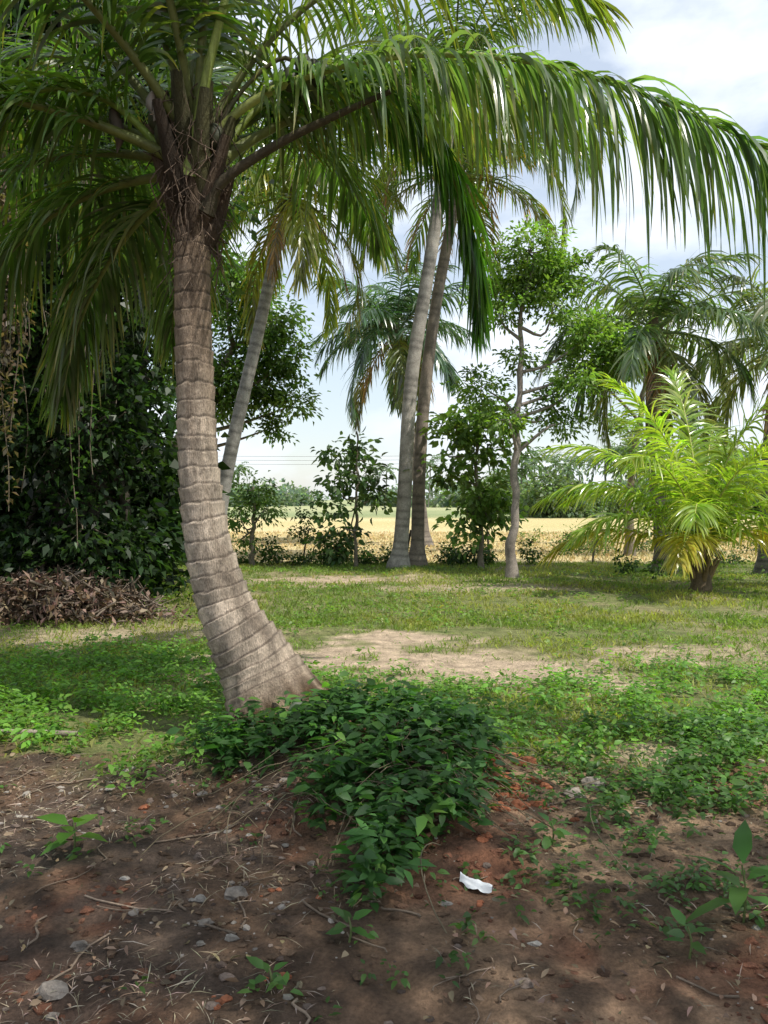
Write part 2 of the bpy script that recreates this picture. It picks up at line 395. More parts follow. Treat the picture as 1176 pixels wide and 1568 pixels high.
for i in range(50):
    a = R.uniform(0, 2*pi); s = np.array([R.normal(0, .35), 4.0+R.normal(0, .35)]); L = R.uniform(.3, .8)
    tt = np.linspace(0, 1, 9); px = s[0]+np.cos(a+tt)*L*tt; py = s[1]+np.sin(a+tt)*L*tt-.2*tt
    tube(mb, np.stack([px, py, hgt(px, py)+.03+.09*np.sin(tt*pi)], 1), .0025, 4, 'bark', (.16, .13, .08))
mb.build('creeper_plant')
def seedling(name, x, y, leaves_, h, ln, wf, col):
    mb = MB(); z = float(hgt(np.array(x), np.array(y)))
    tube(mb, resample([(x, y, z-.02), (x+.01, y, z+h*.5), (x, y+.01, z+h)], 6), np.linspace(.005, .003, 6), 5, 'petiole', (.1, .13, .04))
    a = np.arange(leaves_)*2.4+R.uniform(0, 6); hz = np.linspace(.4, 1, leaves_)*h
    p = np.stack([x+np.cos(a)*.015, y+np.sin(a)*.015, z+hz], 1)
    d = np.stack([np.cos(a), np.sin(a), np.linspace(-.1, .7, leaves_)], 1)
    s = R.uniform(.75, 1.15, leaves_)
    leaves(mb, p, d, np.tile([0, 0, 1.], (leaves_, 1))+R.normal(0, .2, (leaves_, 3)), ln*s, ln*wf*s, vary(col, leaves_, .15), detail=1, fold=.1, curl=.25)
    mb.build(name)
seedling('seedling_plant', -1.30, 3.25, 8, .15, .12, .62, (.09, .2, .03))
seedling('seedling_plant', 1.27, 2.75, 8, .2, .2, .33, (.07, .17, .03))
seedling('seedling_plant', .72, 3.35, 9, .1, .09, .5, (.06, .14, .03))
seedling('seedling_plant', -.12, 2.6, 7, .08, .07, .5, (.06, .14, .03))
seedling('seedling_plant', 1.0, 2.55, 7, .1, .07, .5, (.06, .14, .03))
seedling('seedling_plant', -.35, 2.35, 7, .06, .06, .5, (.06, .14, .03))

# ------------------------------------------------------------ debris
mb = MB()
x, y = scatter(4200, -2.6, 2.6, 2.0, 4.7, lambda x, y: .1+.8*(1-sstep(-.7, .2, x))*sstep(.38, .6, fbm(x*1.8, y*1.8)))
n = len(x); s = .0035+.016*R.rand(n)**4*1.2
pc = np.array([(.32, .28, .24), (.2, .15, .12), (.38, .34, .29), (.26, .2, .16), (.14, .1, .08)])[R.randint(0, 5, n)]*R.uniform(.5, 1.05, (n, 1))
blobs(mb, np.stack([x, y, hgt(x, y)+s*.15], 1), s, 'stone', pc, 5, 7)
for (a, b, s) in [(-.56, 2.93, .035), (-1.0, 2.34, .035), (-1.02, 2.6, .022), (-.62, 2.7, .02), (-.9, 2.8, .016), (1.25, 2.3, .022), (.95, 3.9, .04), (1.1, 4.1, .05)]:
    for q in range(3):
        f = (1, .45, .3)[q]; a2, b2 = a+R.normal(0, s*1.2)*(q > 0), b+R.normal(0, s*1.2)*(q > 0)
        blob(mb, (a2, b2, float(hgt(a2, b2))+s*f*.2), (s*f*1.4, s*f, s*f*.75), 'stone', np.array((.25, .215, .18))*R.uniform(.8, 1.1), 6, 8, .28)
mb.build('stones', smooth=False)
mb = MB()
x, y = scatter(10000, -2.8, 2.8, 2.0, 5.0, lambda x, y: m_dirt(x, y)*(.35+.65*sstep(.45, .6, fbm(x*2.5, y*2.5))))
n = len(x); s = .003+.024*R.rand(n)**4; red = sstep(.48, .62, fbm(x*1.7+30, y*1.7))[:, None]
cc = (np.array((.17, .11, .07))*(1-red)+np.array((.25, .11, .065))*red)*R.uniform(.5, 1.3, (n, 1))
blobs(mb, np.stack([x, y, hgt(x, y)], 1), s, 'ground', cc, jit=.4)
mb.build('soil_clods', smooth=False)
mb = MB()
for (a, b, s) in [(.62, 3.75, .055), (.76, 3.7, .045), (.62, 3.95, .06), (.45, 3.3, .03), (.68, 4.1, .06), (-.42, 2.95, .02), (-.25, 2.9, .015), (2.1, 4.0, .05), (-1.15, 3.8, .025), (.35, 2.85, .015), (-.35, 2.4, .025), (.68, 4.25, .055), (2.0, 3.7, .04), (.62, 3.85, .04), (.7, 3.95, .04), (-.5, 2.3, .02), (.78, 4.3, .05), (.8, 4.0, .04), (.55, 3.6, .05)]:
    for q in range(4):
        a2, b2 = a+R.normal(0, s), b+R.normal(0, s); s2 = s*R.uniform(.3, .85)
        blob(mb, (a2, b2, float(hgt(a2, b2))+s2*.25), (s2*1.2, s2*.8, s2*.55), 'stone', np.array((.38, .14, .07))*R.uniform(.6, 1.1), 6, 8, .25)
mb.build('brick_fragments', smooth=False)
mb = MB()
x, y = scatter(17000, -2.8, 2.8, 2.0, 5.0, lambda x, y: m_dirt(x, y)*(.2+.8*(1-sstep(-.9, .4, x)))*sstep(.34, .52, fbm(x*3, y*3)))
n = len(x); p = np.stack([x, y, hgt(x, y)+R.uniform(.004, .025, n)], 1); a = R.uniform(0, 2*pi, n)
d = np.stack([np.cos(a), np.sin(a), R.normal(0, .1, n)], 1)
leaves(mb, p, d, R.normal(0, .3, (n, 3))+[0, 0, 1], .015+.11*R.rand(n)**2, R.uniform(.002, .005, n), vary((.32, .26, .19), n, .55), 'dry')
x, y = scatter(4800, -2.8, 3, 2.0, 5.5, lambda x, y: .15+.55*m_dirt(x, y)*sstep(.35, .55, fbm(x*2+5, y*2)))
n = len(x); p = np.stack([x, y, hgt(x, y)+R.uniform(.006, .03, n)], 1); a = R.uniform(0, 2*pi, n)
leaves(mb, p, np.stack([np.cos(a), np.sin(a), R.normal(0, .25, n)], 1), R.normal(0, .4, (n, 3))+[0, 0, 1], R.uniform(.015, .05, n), R.uniform(.008, .022, n), vary((.22, .16, .105), n, .6), 'dry', detail=1)
mb.build('dry_leaf_litter')
mb = MB()
for i in range(60):
    x, y = R.uniform(-2.2, 1.6), R.uniform(2.2, 4.6); a = R.uniform(0, 6.3); L = R.uniform(.08, .35); t = np.linspace(-.5, .5, 6)
    px, py = x+np.cos(a)*L*t+.03*np.sin(t*5), y+np.sin(a)*L*t
    tube(mb, np.stack([px, py, hgt(px, py)+.008], 1), .002+.003*R.rand(), 5, 'bark', np.array((.24, .18, .13))*R.uniform(.6, 1.2))
px = np.linspace(-2.6, -1.9, 6); py = 4.75-.05*px; tube(mb, np.stack([px, py, hgt(px, py)+.04], 1), .018, 7, 'bark', (.3, .25, .2))
mb.build('fallen_twigs')
mb = MB(); g = 14; u, v = np.meshgrid(np.linspace(-.5, .5, g), np.linspace(-.5, .5, g))
wv = v*(.7+.3*np.cos(u*6))
wx = .35+.13*u*cos(-.5)-.05*wv*sin(-.5); wy = 2.95+.13*u*sin(-.5)+.055*wv*cos(-.5)
wz = hgt(wx, wy)+.026+.014*np.cos(v*5)+.022*(fbm(u*8+3, v*8)-.5)
i = np.arange(g-1)[:, None]; j = np.arange(g-1)[None]
mb.add(np.stack([wx, wy, wz], -1), np.stack([i*g+j, i*g+j+1, (i+1)*g+j+1, (i+1)*g+j], -1), 'plastic', (.6, .62, .63)); mb.build('plastic_wrapper')

# brush pile
mb = MB()
for i in range(340):
    c = np.array([R.uniform(-5.4, -2.9), R.uniform(9.3, 10.6)]); q = ((c[0]+4.2)/1.3)**2
    z = .62*max(0, 1-q)*R.rand()+.03; a = R.uniform(0, 6.3); L = R.uniform(.15, .8); t = np.linspace(-.5, .5, 6)
    P = np.stack([c[0]+cos(a)*L*t, c[1]+sin(a)*L*t, z+hgt(c[0], c[1])+R.normal(0, .4)*L*t+R.normal(0, .1)*t*t], 1)
    tube(mb, P, np.linspace(.018, .004, 6)*R.uniform(.3, 1.2), 5, 'bark', np.array((.22, .175, .135))*R.uniform(.25, 1.5))
n = 5200; x = R.normal(-4.2, .65, n); y = R.normal(9.9, .35, n); z = hgt(x, y)+R.rand(n)*.58*np.clip(1-((x+4.2)/1.4)**2, .05, 1)
leaves(mb, np.stack([x, y, z], 1), R.normal(0, 1, (n, 3)), R.normal(0, .6, (n, 3))+[0, 0, 1], R.uniform(.04, .18, n), R.uniform(.02, .06, n), vary((.17, .12, .085), n, .75, .15), 'dry')
mb.build('brush_pile')

# ------------------------------------------------------------ main coconut palm
mb = MB()
tp = [(-.58, 4.91, -.18), (-.63, 4.94, .03), (-.785, 5., .38), (-.945, 5., .68), (-1.035, 5., .88), (-1.125, 5., 1.23), (-1.18, 5., 1.69), (-1.2, 5., 2.19), (-1.215, 5., 2.69), (-1.215, 5., 3.10), (-1.2, 5., 3.5)]
tr = [.46, .37, .25, .19, .167, .141, .122, .115, .112, .108, .10]
nt_ = 700; P = resample(tp, nt_); u = np.linspace(0, 10, nt_); rad = np.interp(u, np.arange(11), tr)
s = np.concatenate([[0], np.cumsum(np.linalg.norm(np.diff(P, axis=0), axis=1))])
k = 60; a = np.linspace(0, 2*pi, k, endpoint=False)
sp = np.interp(s, [0, 1., 2., 3.7], [.075, .085, .12, .10])*(1+.5*(vnoise(s*7, s*0)-.5))
phs = np.cumsum(np.gradient(s)/sp)
wob = .08*np.sin(a[None]+phs[:, None]*.9)+.10*(vnoise(phs[:, None]*.8+0*a[None], 3+3*np.cos(a)[None]+0*phs[:, None])-.5)*2
ph = (phs[:, None]+wob) % 1; rid = np.floor(phs[:, None]+wob).astype(int)
low = np.exp(-np.maximum(s-.40, 0)/.22)[:, None]
step = (.085*ph**1.5)*(1-low*.9)*(.45+_tab[rid & 255, 21])
fiss = .10*low*(fbm(a[None]*9+0*s[:, None], s[:, None]*2)-.5)*2+.08*(vnoise(a[None]*24/pi, s[:, None]*14)-.5)*low
fl = .12*np.exp(-s/.2)[:, None]*np.cos(a[None]*5)+.05*low*np.cos(a[None]*3+1)
ringf = 1+step+fiss+fl+.03*(vnoise(s[:, None]*30, a[None]*6)-.5)
tone = _tab[rid & 255, 7]*.5+.8
col = np.array((.56, .46, .36))[None, None]*tone[..., None]
jag = .12*vnoise(a[None]*11+0*s[:, None], s[:, None]*6)
edge = sstep(.0, .04, ph)*(1-sstep(.06+jag, .17+jag, ph))
col = col*(1-.62*edge[..., None]*(1-low[..., None]*.8))
stain = sstep(.48, .68, fbm(a[None]*1.8+3, s[:, None]*1.6+5))[..., None]*.45
col = col*(1-stain)+np.array((.24, .18, .13))*stain
spl = sstep(.5, .62, fbm(a[None]*5+0*s[:, None], s[:, None]*11))[..., None]; col = col*(1-.25*spl)
fis2 = sstep(.38, .6, fbm(a[None]*14+0*s[:, None], s[:, None]*3.))[..., None]
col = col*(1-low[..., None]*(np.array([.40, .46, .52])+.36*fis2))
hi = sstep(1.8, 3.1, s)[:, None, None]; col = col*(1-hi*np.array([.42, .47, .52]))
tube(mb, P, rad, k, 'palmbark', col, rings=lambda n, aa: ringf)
for i in range(150):
    aa = R.uniform(0, 2*pi); r0 = .33+.03*R.rand(); c = np.array([-.61, 4.93])
    b = c+np.array([cos(aa), sin(aa)])*r0*.95; e = c+np.array([cos(aa), sin(aa)])*(r0+R.uniform(.02, .14))
    tube(mb, resample([(b[0]-.03, b[1], R.uniform(.06, .24)), ((b[0]+e[0])/2, (b[1]+e[1])/2, R.uniform(.04, .1)), (e[0], e[1], hgt(e[0], e[1])-.03)], 6), np.linspace(.008, .005, 6), 5, 'palmbark', np.array((.15, .10, .075))*R.uniform(.5, 1.2))
O = np.array([-1.19, 5.0, 3.6])
G = (.07, .135, .028); Y = (.145, .21, .04)
frond(mb, [(-1.15, 4.98, 3.5), (-1.0, 4.95, 3.85), (-.55, 4.9, 4.1), (.1, 4.85, 4.22), (.75, 4.75, 4.15), (1.3, 4.6, 3.93), (1.85, 4.45, 3.62), (2.4, 4.3, 3.25), (3.0, 4.2, 2.75)], 1.15, 235, .029, (.10, .165, .06), .036, 3.6, .2, (.3, .26, .08), (.26, .30, .08), nr=50, K=9, prof2=([0, .15, .5, .8, 1], [.55, .8, 1., 1.05, .8]), aspan=26, vee=10)
frond(mb, [(-1.12, 5.05, 3.6), (-.8, 5.2, 4.1), (-.3, 5.4, 4.4), (.15, 5.6, 4.3), (.48, 5.75, 3.9), (.66, 5.8, 3.3), (.7, 5.8, 2.85)], .8, 160, .03, (.055, .125, .022), .028, 3.6, .16, None, (.15, .2, .03), K=7, prof2=([0, .2, .8, 1], [.6, 1, .9, .5]), vee=10)
FR = [(12, 66, 3.4, 100, Y, 2.6), (40, 55, 3.4, 85, Y, 2.6), (70, 40, 3.2, 80, G, 2.8), (100, 60, 3.5, 90, G, 2.5), (125, 30, 3.3, 75, G, 2.8), (150, 52, 3.5, 85, G, 2.8),
      (172, 35, 3.2, 85, G, 2.8), (185, 58, 3.4, 85, G, 2.8), (200, 20, 3.0, 80, G, 2.8), (222, 50, 3.2, 85, G, 2.8), (165, 5, 2.4, 80, G, 3), (140, -10, 2.3, 65, (.05, .1, .02), 3), (300, 80, 3.2, 55, G, 2.6), (255, 72, 3.2, 75, G, 2.6), (85, 84, 3.2, 45, Y, 2.4), (205, 78, 3.2, 60, G, 2.6), (22, 40, 3.2, 58, Y, 3), (55, 48, 3.0, 60, Y, 2.8), (160, 20, 3.0, 70, G, 2.8), (112, 10, 2.6, 60, G, 2.8)]
for az, el, L, bd, c, dr in FR:
    frond(mb, arch(O+R.normal(0, .03, 3), az+R.uniform(-4, 4), el, L, bd), .74, 115, .026, np.array(c)*R.uniform(.8, 1.15), .038, dr, .2, (.25, .2, .05), (.12, .14, .035), base=1.4)
frond(mb, [(-1.25, 5, 3.55), (-1.7, 4.85, 3.95), (-2.15, 4.7, 3.9), (-2.45, 4.6, 3.4), (-2.55, 4.55, 2.95)], .6, 110, .026, (.09, .15, .022), .03, 3, .18)
frond(mb, [(-1.2, 4.9, 3.5), (-1.12, 4.82, 3.9), (-.98, 4.75, 4.4), (-.8, 4.7, 5.0), (-.5, 4.6, 5.7), (-.1, 4.5, 6.1)], .7, 70, .026, Y, .045, 2.6, .5, None, (.19, .24, .05), base=.9)
tube(mb, resample([(-1.12, 4.93, 3.3), (-1.0, 4.88, 3.47), (-.66, 4.85, 3.68), (-.28, 4.8, 3.84), (.04, 4.78, 3.97)], 20), np.interp(np.linspace(0, 1, 20), [0, .15, 1], [.07, .036, .016]), 7, 'bark', (.06, .05, .03))
for i in range(22):
    az = radians(i*137.5); e = radians(R.uniform(58, 78)); d = np.array([cos(az)*cos(e), sin(az)*cos(e), sin(e)])
    b = np.array([-1.2+cos(az)*.045, 5+sin(az)*.045, 3.08+.027*i]); L = R.uniform(.35, .65)
    tube(mb, resample([b, b+d*L*.5, b+d*L+[0, 0, .06]], 9), np.interp(np.linspace(0, 1, 9), [0, .35, 1], [.06, .066, .028]), 9, 'palmbark', np.array((.12, .115, .05) if i > 9 else (.10, .07, .045))*R.uniform(.5, 1.1))
for (px, py, pz, L, c) in [(-1.66, 4.9, 4.0, .35, (.14, .12, .1)), (-1.40, 4.8, 3.98, .18, (.3, .27, .24))]:
    tube(mb, resample([(px, py, pz), (px-.02, py+.02, pz-L*.3), (px+.02, py, pz-L*.7), (px, py, pz-L)], 9), .035*np.sin(np.linspace(.3, 3.1, 9)), 6, 'dry', c, rings=lambda n, a: np.tile(.4+.7*np.abs(np.cos(a)), (n, 1)))
for i in range(420):
    az = R.uniform(0, 6.3); r = R.uniform(.08, .3); z = R.uniform(3.1, 4.1); r = r*(.4+.5*(z-3.1)/1.1)+.04; b = np.array([-1.2+cos(az)*r, 5+sin(az)*r, z]); L = R.uniform(.08, .35)
    tube(mb, resample([b, b+[R.normal(0, .04), R.normal(0, .04), -L*.5], b+[R.normal(0, .06), R.normal(0, .06), -L]], 5), R.uniform(.001, .005), 3, 'bark', np.array((.12, .085, .06))*R.uniform(.4, 1.4))
tube(mb, resample([(-1.1, 4.95, 3.7), (-.9, 4.95, 4.05), (-.65, 4.95, 4.26), (-.5, 4.95, 4.2)], 12), .015, 6, 'petiole', (.08, .08, .03))
for i in range(7):
    blob(mb, (-.5+R.normal(0, .07), 4.97+R.normal(0, .05), 4.16+R.normal(0, .05)), (.055, .055, .075), 'petiole', np.array((.04, .045, .018))*R.uniform(.6, 1.2), 8, 12)
for (px, py, pz) in [(-1.0, 5.0, 3.85), (-1.05, 4.9, 3.75), (-1.42, 4.95, 3.88), (-1.36, 4.88, 3.76)]:
    blob(mb, (px, py, pz), (.06, .06, .085), 'petiole', np.array((.045, .05, .02))*R.uniform(.6, 1.2), 8, 12)
mb.build('coconut_palm')

# ------------------------------------------------------------ other palms
def palm(name, tpts, r0, r1, nf, L, leafL, col, tcol=(.36, .33, .29), **kw):
    mb = MB(); palm_trunk(mb, tpts, r0, r1, tcol)
    crown(mb, tpts[-1], nf, L, leafL, col, **kw); return mb.build(name)
palm('coconut_palm', [(.30, 17, -.05), (.42, 17, 1.6), (.6, 17, 4), (.95, 17, 6.3), (1.25, 17, 8.6), (1.5, 17, 10.4)], .16, .12, 26, 4.4, .9, (.07, .13, .035), n=60, tip=(.25, .2, .05), az0=10, bend=88, el=(-30, 75), droop=2.4)
palm('coconut_palm', [(.72, 17.6, -.05), (.76, 17.6, 1.5), (.92, 17.8, 3.6), (1.2, 18, 6.0), (1.5, 18, 7.8), (1.7, 18.2, 9.0)], .15, .11, 18, 3.4, .8, (.07, .13, .03), (.24, .20, .16), tip=(.5, .2, .04), az0=60, n=50, droop=2.2)
palm('coconut_palm', [(1.3, 25, -.05), (1.1, 25.4, 2.2), (.7, 25.8, 4.8), (.4, 26, 7.0)], .17, .13, 28, 3.5, 1.05, (.05, .10, .05), (.2, .17, .14), n=52, w=.06, el=(-50, 78), bend=68, droop=1.8)
palm('coconut_palm', [(-3.75, 17, -.05), (-3.4, 17, 2.0), (-2.9, 17, 4.4), (-2.4, 17, 6.6), (-2.0, 17, 8.0)], .16, .11, 22, 3.3, .95, (.14, .19, .04), (.36, .34, .31), tip=(.5, .36, .05), n=55, w=.045, el=(-35, 70), bend=88, droop=2.4)
palm('coconut_palm', [(5.75, 16, -.05), (5.6, 16, 1.4), (5.5, 16, 3.2), (5.5, 16, 4.9)], .17, .14, 22, 2.8, .85, (.09, .145, .06), (.24, .2, .17), n=55, el=(-45, 78), bend=80, droop=2.2, w=.042, tip=(.3, .26, .12))
palm('coconut_palm', [(7.6, 15.6, -.05), (7.65, 15.6, 1.4), (7.7, 15.6, 3.2), (7.9, 15.6, 4.5)], .15, .12, 18, 2.8, .85, (.16, .20, .09), (.2, .18, .16), n=50, el=(-30, 65), bend=85, az0=40, droop=2.2, w=.042)
mb = MB(); B = np.array([5.22, 12.9, 0.])
tube(mb, resample([B-[0, 0, .05], B+[.02, 0, .2], B+[-.02, 0, .5], B+[0, 0, .9]], 14), np.interp(np.linspace(0, 1, 14), [0, .3, 1], [.2, .15, .08]), 12, 'bark', (.13, .095, .06))
for i in range(22):
    a = radians(i*137.5); d = np.array([cos(a), sin(a), 0]); b = B+d*.1+[0, 0, .1+.03*i]
    tube(mb, resample([b, b+d*.1+[0, 0, .2], b+d*.22+[0, 0, .42]], 6), np.linspace(.05, .015, 6), 6, 'bark', np.array((.2, .14, .07))*R.uniform(.4, 1.2))
for az, el, L, bd in [(180, 55, 3.1, 92), (165, 68, 3.3, 80), (200, 40, 2.7, 85), (140, 55, 2.9, 90), (110, 74, 3.3, 60), (60, 72, 3.3, 60), (30, 60, 3.0, 85), (5, 50, 2.9, 90), (335, 64, 2.8, 80), (310, 42, 2.4, 85), (285, 72, 2.8, 80), (250, 52, 2.4, 90), (222, 66, 2.9, 80), (90, 84, 3.4, 35), (190, 80, 3.3, 50), (320, 82, 3.1, 45), (20, 28, 2.3, 70), (175, 25, 2.6, 65), (240, 28, 2.0, 70), (0, 74, 3.2, 62)]:
    c = np.array((.25, .345, .055))*R.uniform(.8, 1.2) if el > 30 else np.array((.40, .35, .07))
    frond(mb, arch(B+[0, 0, .65], az+R.uniform(-5, 5), el, L, bd), .7, 85, .037, c, .026, 2.1, .14, (.42, .38, .08), (.40, .41, .12), K=6, nr=20)
mb.build('young_coconut_palm')

# ------------------------------------------------------------ broadleaf trees
BG = (.13, .225, .05)
broadleaf('neem_tree', [(2.46, 15, -.05), (2.44, 15, .8), (2.54, 15, 1.6), (2.5, 15.05, 2.5), (2.62, 15, 3.6), (2.6, 15.1, 4.6), (2.85, 15, 6.0)], .095, .035,
   [(2.75, 15, 6.2, .75), (3.0, 15.2, 5.7, .6), (3.2, 14.8, 5.2, .45), (3.9, 15, 4.6, .65), (4.3, 15.3, 4.2, .55), (3.7, 14.8, 3.8, .5), (2.2, 15, 5.2, .45), (1.9, 15.3, 3.7, .45), (2.2, 14.8, 3.0, .35), (4.6, 15.4, 4.6, .45), (3.1, 15.3, 3.3, .35), (2.4, 15.5, 5.7, .5), (3.5, 15.2, 3.0, .35), (2.6, 15.1, 4.3, .3), (3.4, 15.1, 5.9, .5)],
   75, 44, .12, .055, BG, limb_from=.35, barkcol=(.28, .24, .21), sig=.12, wob=.035, dark=.4)
broadleaf('teak_sapling', [(2.1, 17, -.05), (2.1, 17, 1), (2.0, 17, 2.2), (2.0, 17, 3.2)], .06, .03,
   [(1.5, 17, 2.9, .5), (1.9, 17, 3.2, .45), (2.3, 17.1, 2.6, .5), (1.5, 16.9, 2.2, .4), (2.2, 17, 1.7, .55), (1.8, 17, 1.3, .4), (2.5, 17, 1.2, .35), (2.0, 16.9, .8, .35), (2.6, 17.2, 3.3, .4)],
   55, 22, .19, .12, (.105, .18, .05), sig=.17, detail=1)
broadleaf('teak_sapling', [(-.62, 17.2, -.05), (-.62, 17.2, 1), (-.58, 17.2, 2), (-.6, 17.2, 3.0)], .04, .02,
   [(-.7, 17.2, 2.6, .4), (-.4, 17.2, 2.1, .4), (-1.0, 17.2, 2.0, .4), (-.2, 17.2, 1.6, .35), (-1.1, 17.2, 1.4, .4), (-.95, 17.2, .9, .4), (-1.1, 17.3, .4, .4), (-1.2, 17.2, 2.6, .22)],
   50, 15, .18, .11, (.06, .11, .04), sig=.14, detail=1)
broadleaf('wild_tree', [(-3.0, 17.8, -.05), (-3.0, 17.8, .6), (-2.95, 17.8, 1.2), (-3.0, 17.8, 1.8)], .06, .03,
   [(-3.0, 17.8, 1.7, .45), (-2.7, 17.8, 1.3, .35), (-3.3, 17.8, 1.2, .4), (-3.1, 17.8, .6, .25)], 70, 34, .11, .06, (.08, .145, .04), sig=.13)
broadleaf('wild_tree', [(-6.4, 21, -.05), (-6.0, 21, 2), (-5.0, 21, 4), (-4.0, 21, 5.6)], .2, .08,
   [(-3.3, 21, 6.2, 1.0), (-2.7, 21, 5.2, .75), (-3.6, 21, 4.6, .8), (-2.5, 21, 4.0, .55), (-2.9, 21.3, 3.5, .4), (-4.4, 21, 4.0, .8), (-4.2, 21, 7.2, 1.2), (-4.9, 21, 5, 1.1)],
   46, 46, .17, .09, (.08, .15, .04), sig=.2, dark=.5)
broadleaf('wild_tree', [(6.6, 21, -.05), (6.6, 21, 2), (6.9, 21, 4), (7, 21, 5)], .12, .05,
   [(5.4, 21, 6.2, .7), (6.3, 21.3, 5.2, .6), (7.4, 21, 5.8, .6), (6.0, 21, 3.6, .5), (4.9, 21, 4.9, .5), (6.8, 21, 2.5, .7), (8.6, 21, 2.6, .8)], 36, 34, .15, .07, (.10, .17, .06), sig=.2)
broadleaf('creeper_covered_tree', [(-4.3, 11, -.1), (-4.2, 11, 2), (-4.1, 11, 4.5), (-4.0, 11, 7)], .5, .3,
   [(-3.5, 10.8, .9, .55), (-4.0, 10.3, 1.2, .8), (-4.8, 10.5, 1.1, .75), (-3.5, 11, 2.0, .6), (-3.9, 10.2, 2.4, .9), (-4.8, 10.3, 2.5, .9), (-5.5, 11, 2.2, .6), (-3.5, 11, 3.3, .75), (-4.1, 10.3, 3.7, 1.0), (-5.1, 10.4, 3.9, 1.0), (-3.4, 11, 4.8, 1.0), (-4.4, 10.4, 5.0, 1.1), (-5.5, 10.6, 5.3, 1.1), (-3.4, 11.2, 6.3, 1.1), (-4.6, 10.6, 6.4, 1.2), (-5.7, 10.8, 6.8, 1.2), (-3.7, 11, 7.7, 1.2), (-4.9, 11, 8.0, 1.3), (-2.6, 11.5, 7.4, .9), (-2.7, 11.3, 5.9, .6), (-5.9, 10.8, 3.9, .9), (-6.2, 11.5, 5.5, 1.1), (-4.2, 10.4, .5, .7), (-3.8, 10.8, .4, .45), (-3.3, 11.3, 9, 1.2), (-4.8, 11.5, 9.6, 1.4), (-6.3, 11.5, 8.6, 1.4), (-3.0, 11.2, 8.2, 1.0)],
   46, 34, .14, .08, (.019, .042, .014), sig=.2, barkcol=(.04, .035, .025), dark=.85)  # very dark leaf colour stands in for shade from the canopy above
mb = MB()
clump_foliage(mb, [(R.uniform(-8.5, -4.2), R.uniform(12.3, 14), z, 1.2) for z in np.repeat([.7, 2., 3.3, 4.6, 5.9, 7.2, 8.5], 5)], 26, 40, .26, .17, (.018, .038, .014), sig=.33, twig=False, dark=.5)  # near-black leaf colour paints in the shaded interior of the foliage
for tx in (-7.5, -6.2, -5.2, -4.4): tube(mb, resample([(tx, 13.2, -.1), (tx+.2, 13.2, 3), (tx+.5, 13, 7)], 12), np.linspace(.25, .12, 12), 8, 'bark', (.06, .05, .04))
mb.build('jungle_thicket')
mb = MB()
for i in range(70):
    x = R.uniform(-5.6, -3.1); y = R.uniform(8.6, 9.8); z1 = R.uniform(5, 8.5); L = R.uniform(1.5, 5)
    if i < 35: x = R.uniform(-4.7, -4.0); y = 8.6; z1 = R.uniform(4.5, 6.5); L = R.uniform(1, 3.5)
    t = np.linspace(0, 1, 14); P = np.stack([x+.08*np.sin(t*6+i)+.05*R.normal(0, 1, 14).cumsum()*.3, y+0*t, z1-L*t], 1)
    tube(mb, P, .006, 4, 'bark', (.14, .115, .08))
    n = int(L*(40 if i < 35 else 12)); tt = R.rand(n); p = np.stack([np.interp(tt, t, P[:, k]) for k in range(3)], 1)+R.normal(0, .04, (n, 3))
    leaves(mb, p, R.normal(0, 1, (n, 3))+[0, 0, -.8], R.normal(0, .5, (n, 3))+[0, 0, 1], .09, .045, (.06, .13, .03) if i >= 35 else (.13, .10, .065))
mb.build('hanging_vines')
broadleaf('offscreen_shade_tree', [(4.8, -1.2, -.1), (4.7, -1.0, 2), (4.4, -.6, 4), (3.8, -.3, 5.6)], .25, .14,
   [(3.8, .3, 6.6, 1.3), (2.7, -.2, 6.4, 1.1), (4.7, 1.1, 6.6, 1.1), (4.7, -.6, 6.8, 1.3), (3.3, 1.2, 6.7, .85), (2.1, .6, 6.6, .8), (5.7, .7, 6.4, 1.0), (3.3, -1.2, 6.5, 1.3), (2.1, -.8, 6.5, 1.), (1.3, .1, 6.5, .8)], 17, 20, .2, .07, (.05, .1, .03), sig=.25)  # tree out of view, added to cast shade on the foreground

# hedge & fence
mb = MB(); bl = []
for x in np.arange(-4.8, 10.5, .3):
    t = fbm(x*.9+2, 3.)
    if x > .8 and t < .48: continue
    r = .10+.26*max(0, t-.38)*2; bl.append((x, 18.2+R.uniform(-.15, .15), r*.6+R.uniform(-.05, .05), r+.04))
bl += [(1.6, 18, .3, .35), (2.2, 17.9, .3, .35), (-2.6, 18, .35, .3), (-1.9, 18, .7, .28), (-1.9, 18, 1.1, .22), (4.3, 18.1, .45, .3), (3.4, 18, .3, .3), (-1.2, 17.6, .4, .32), (4.8, 15.6, .2, .22), (5.1, 14.4, .15, .2)]
clump_foliage(mb, bl, 130, 22, .09, .055, (.045, .085, .025), sig=.08, twig=True, dark=.6)
mb.build('hedge')
mb = MB()
for i, x in enumerate(np.arange(-6, 12, 2.1)):
    x += R.uniform(-.6, .6); h = R.uniform(.4, .85); l = R.normal(0, .1)
    tube(mb, resample([(x, 18.5, -.05), (x+l*.3, 18.5, h*.5), (x+l, 18.5, h)], 6), .02+.01*R.rand(), 7, 'bark', np.array((.16, .13, .1))*R.uniform(.6, 1.2))
for z in (.3, .5):
    xx = np.linspace(-6, 11.5, 40); tube(mb, np.stack([xx, 18.5+0*xx, z+.02*np.sin(xx*3)], 1), .004, 4, 'bark', (.2, .19, .18))
mb.build('wooden_fence')
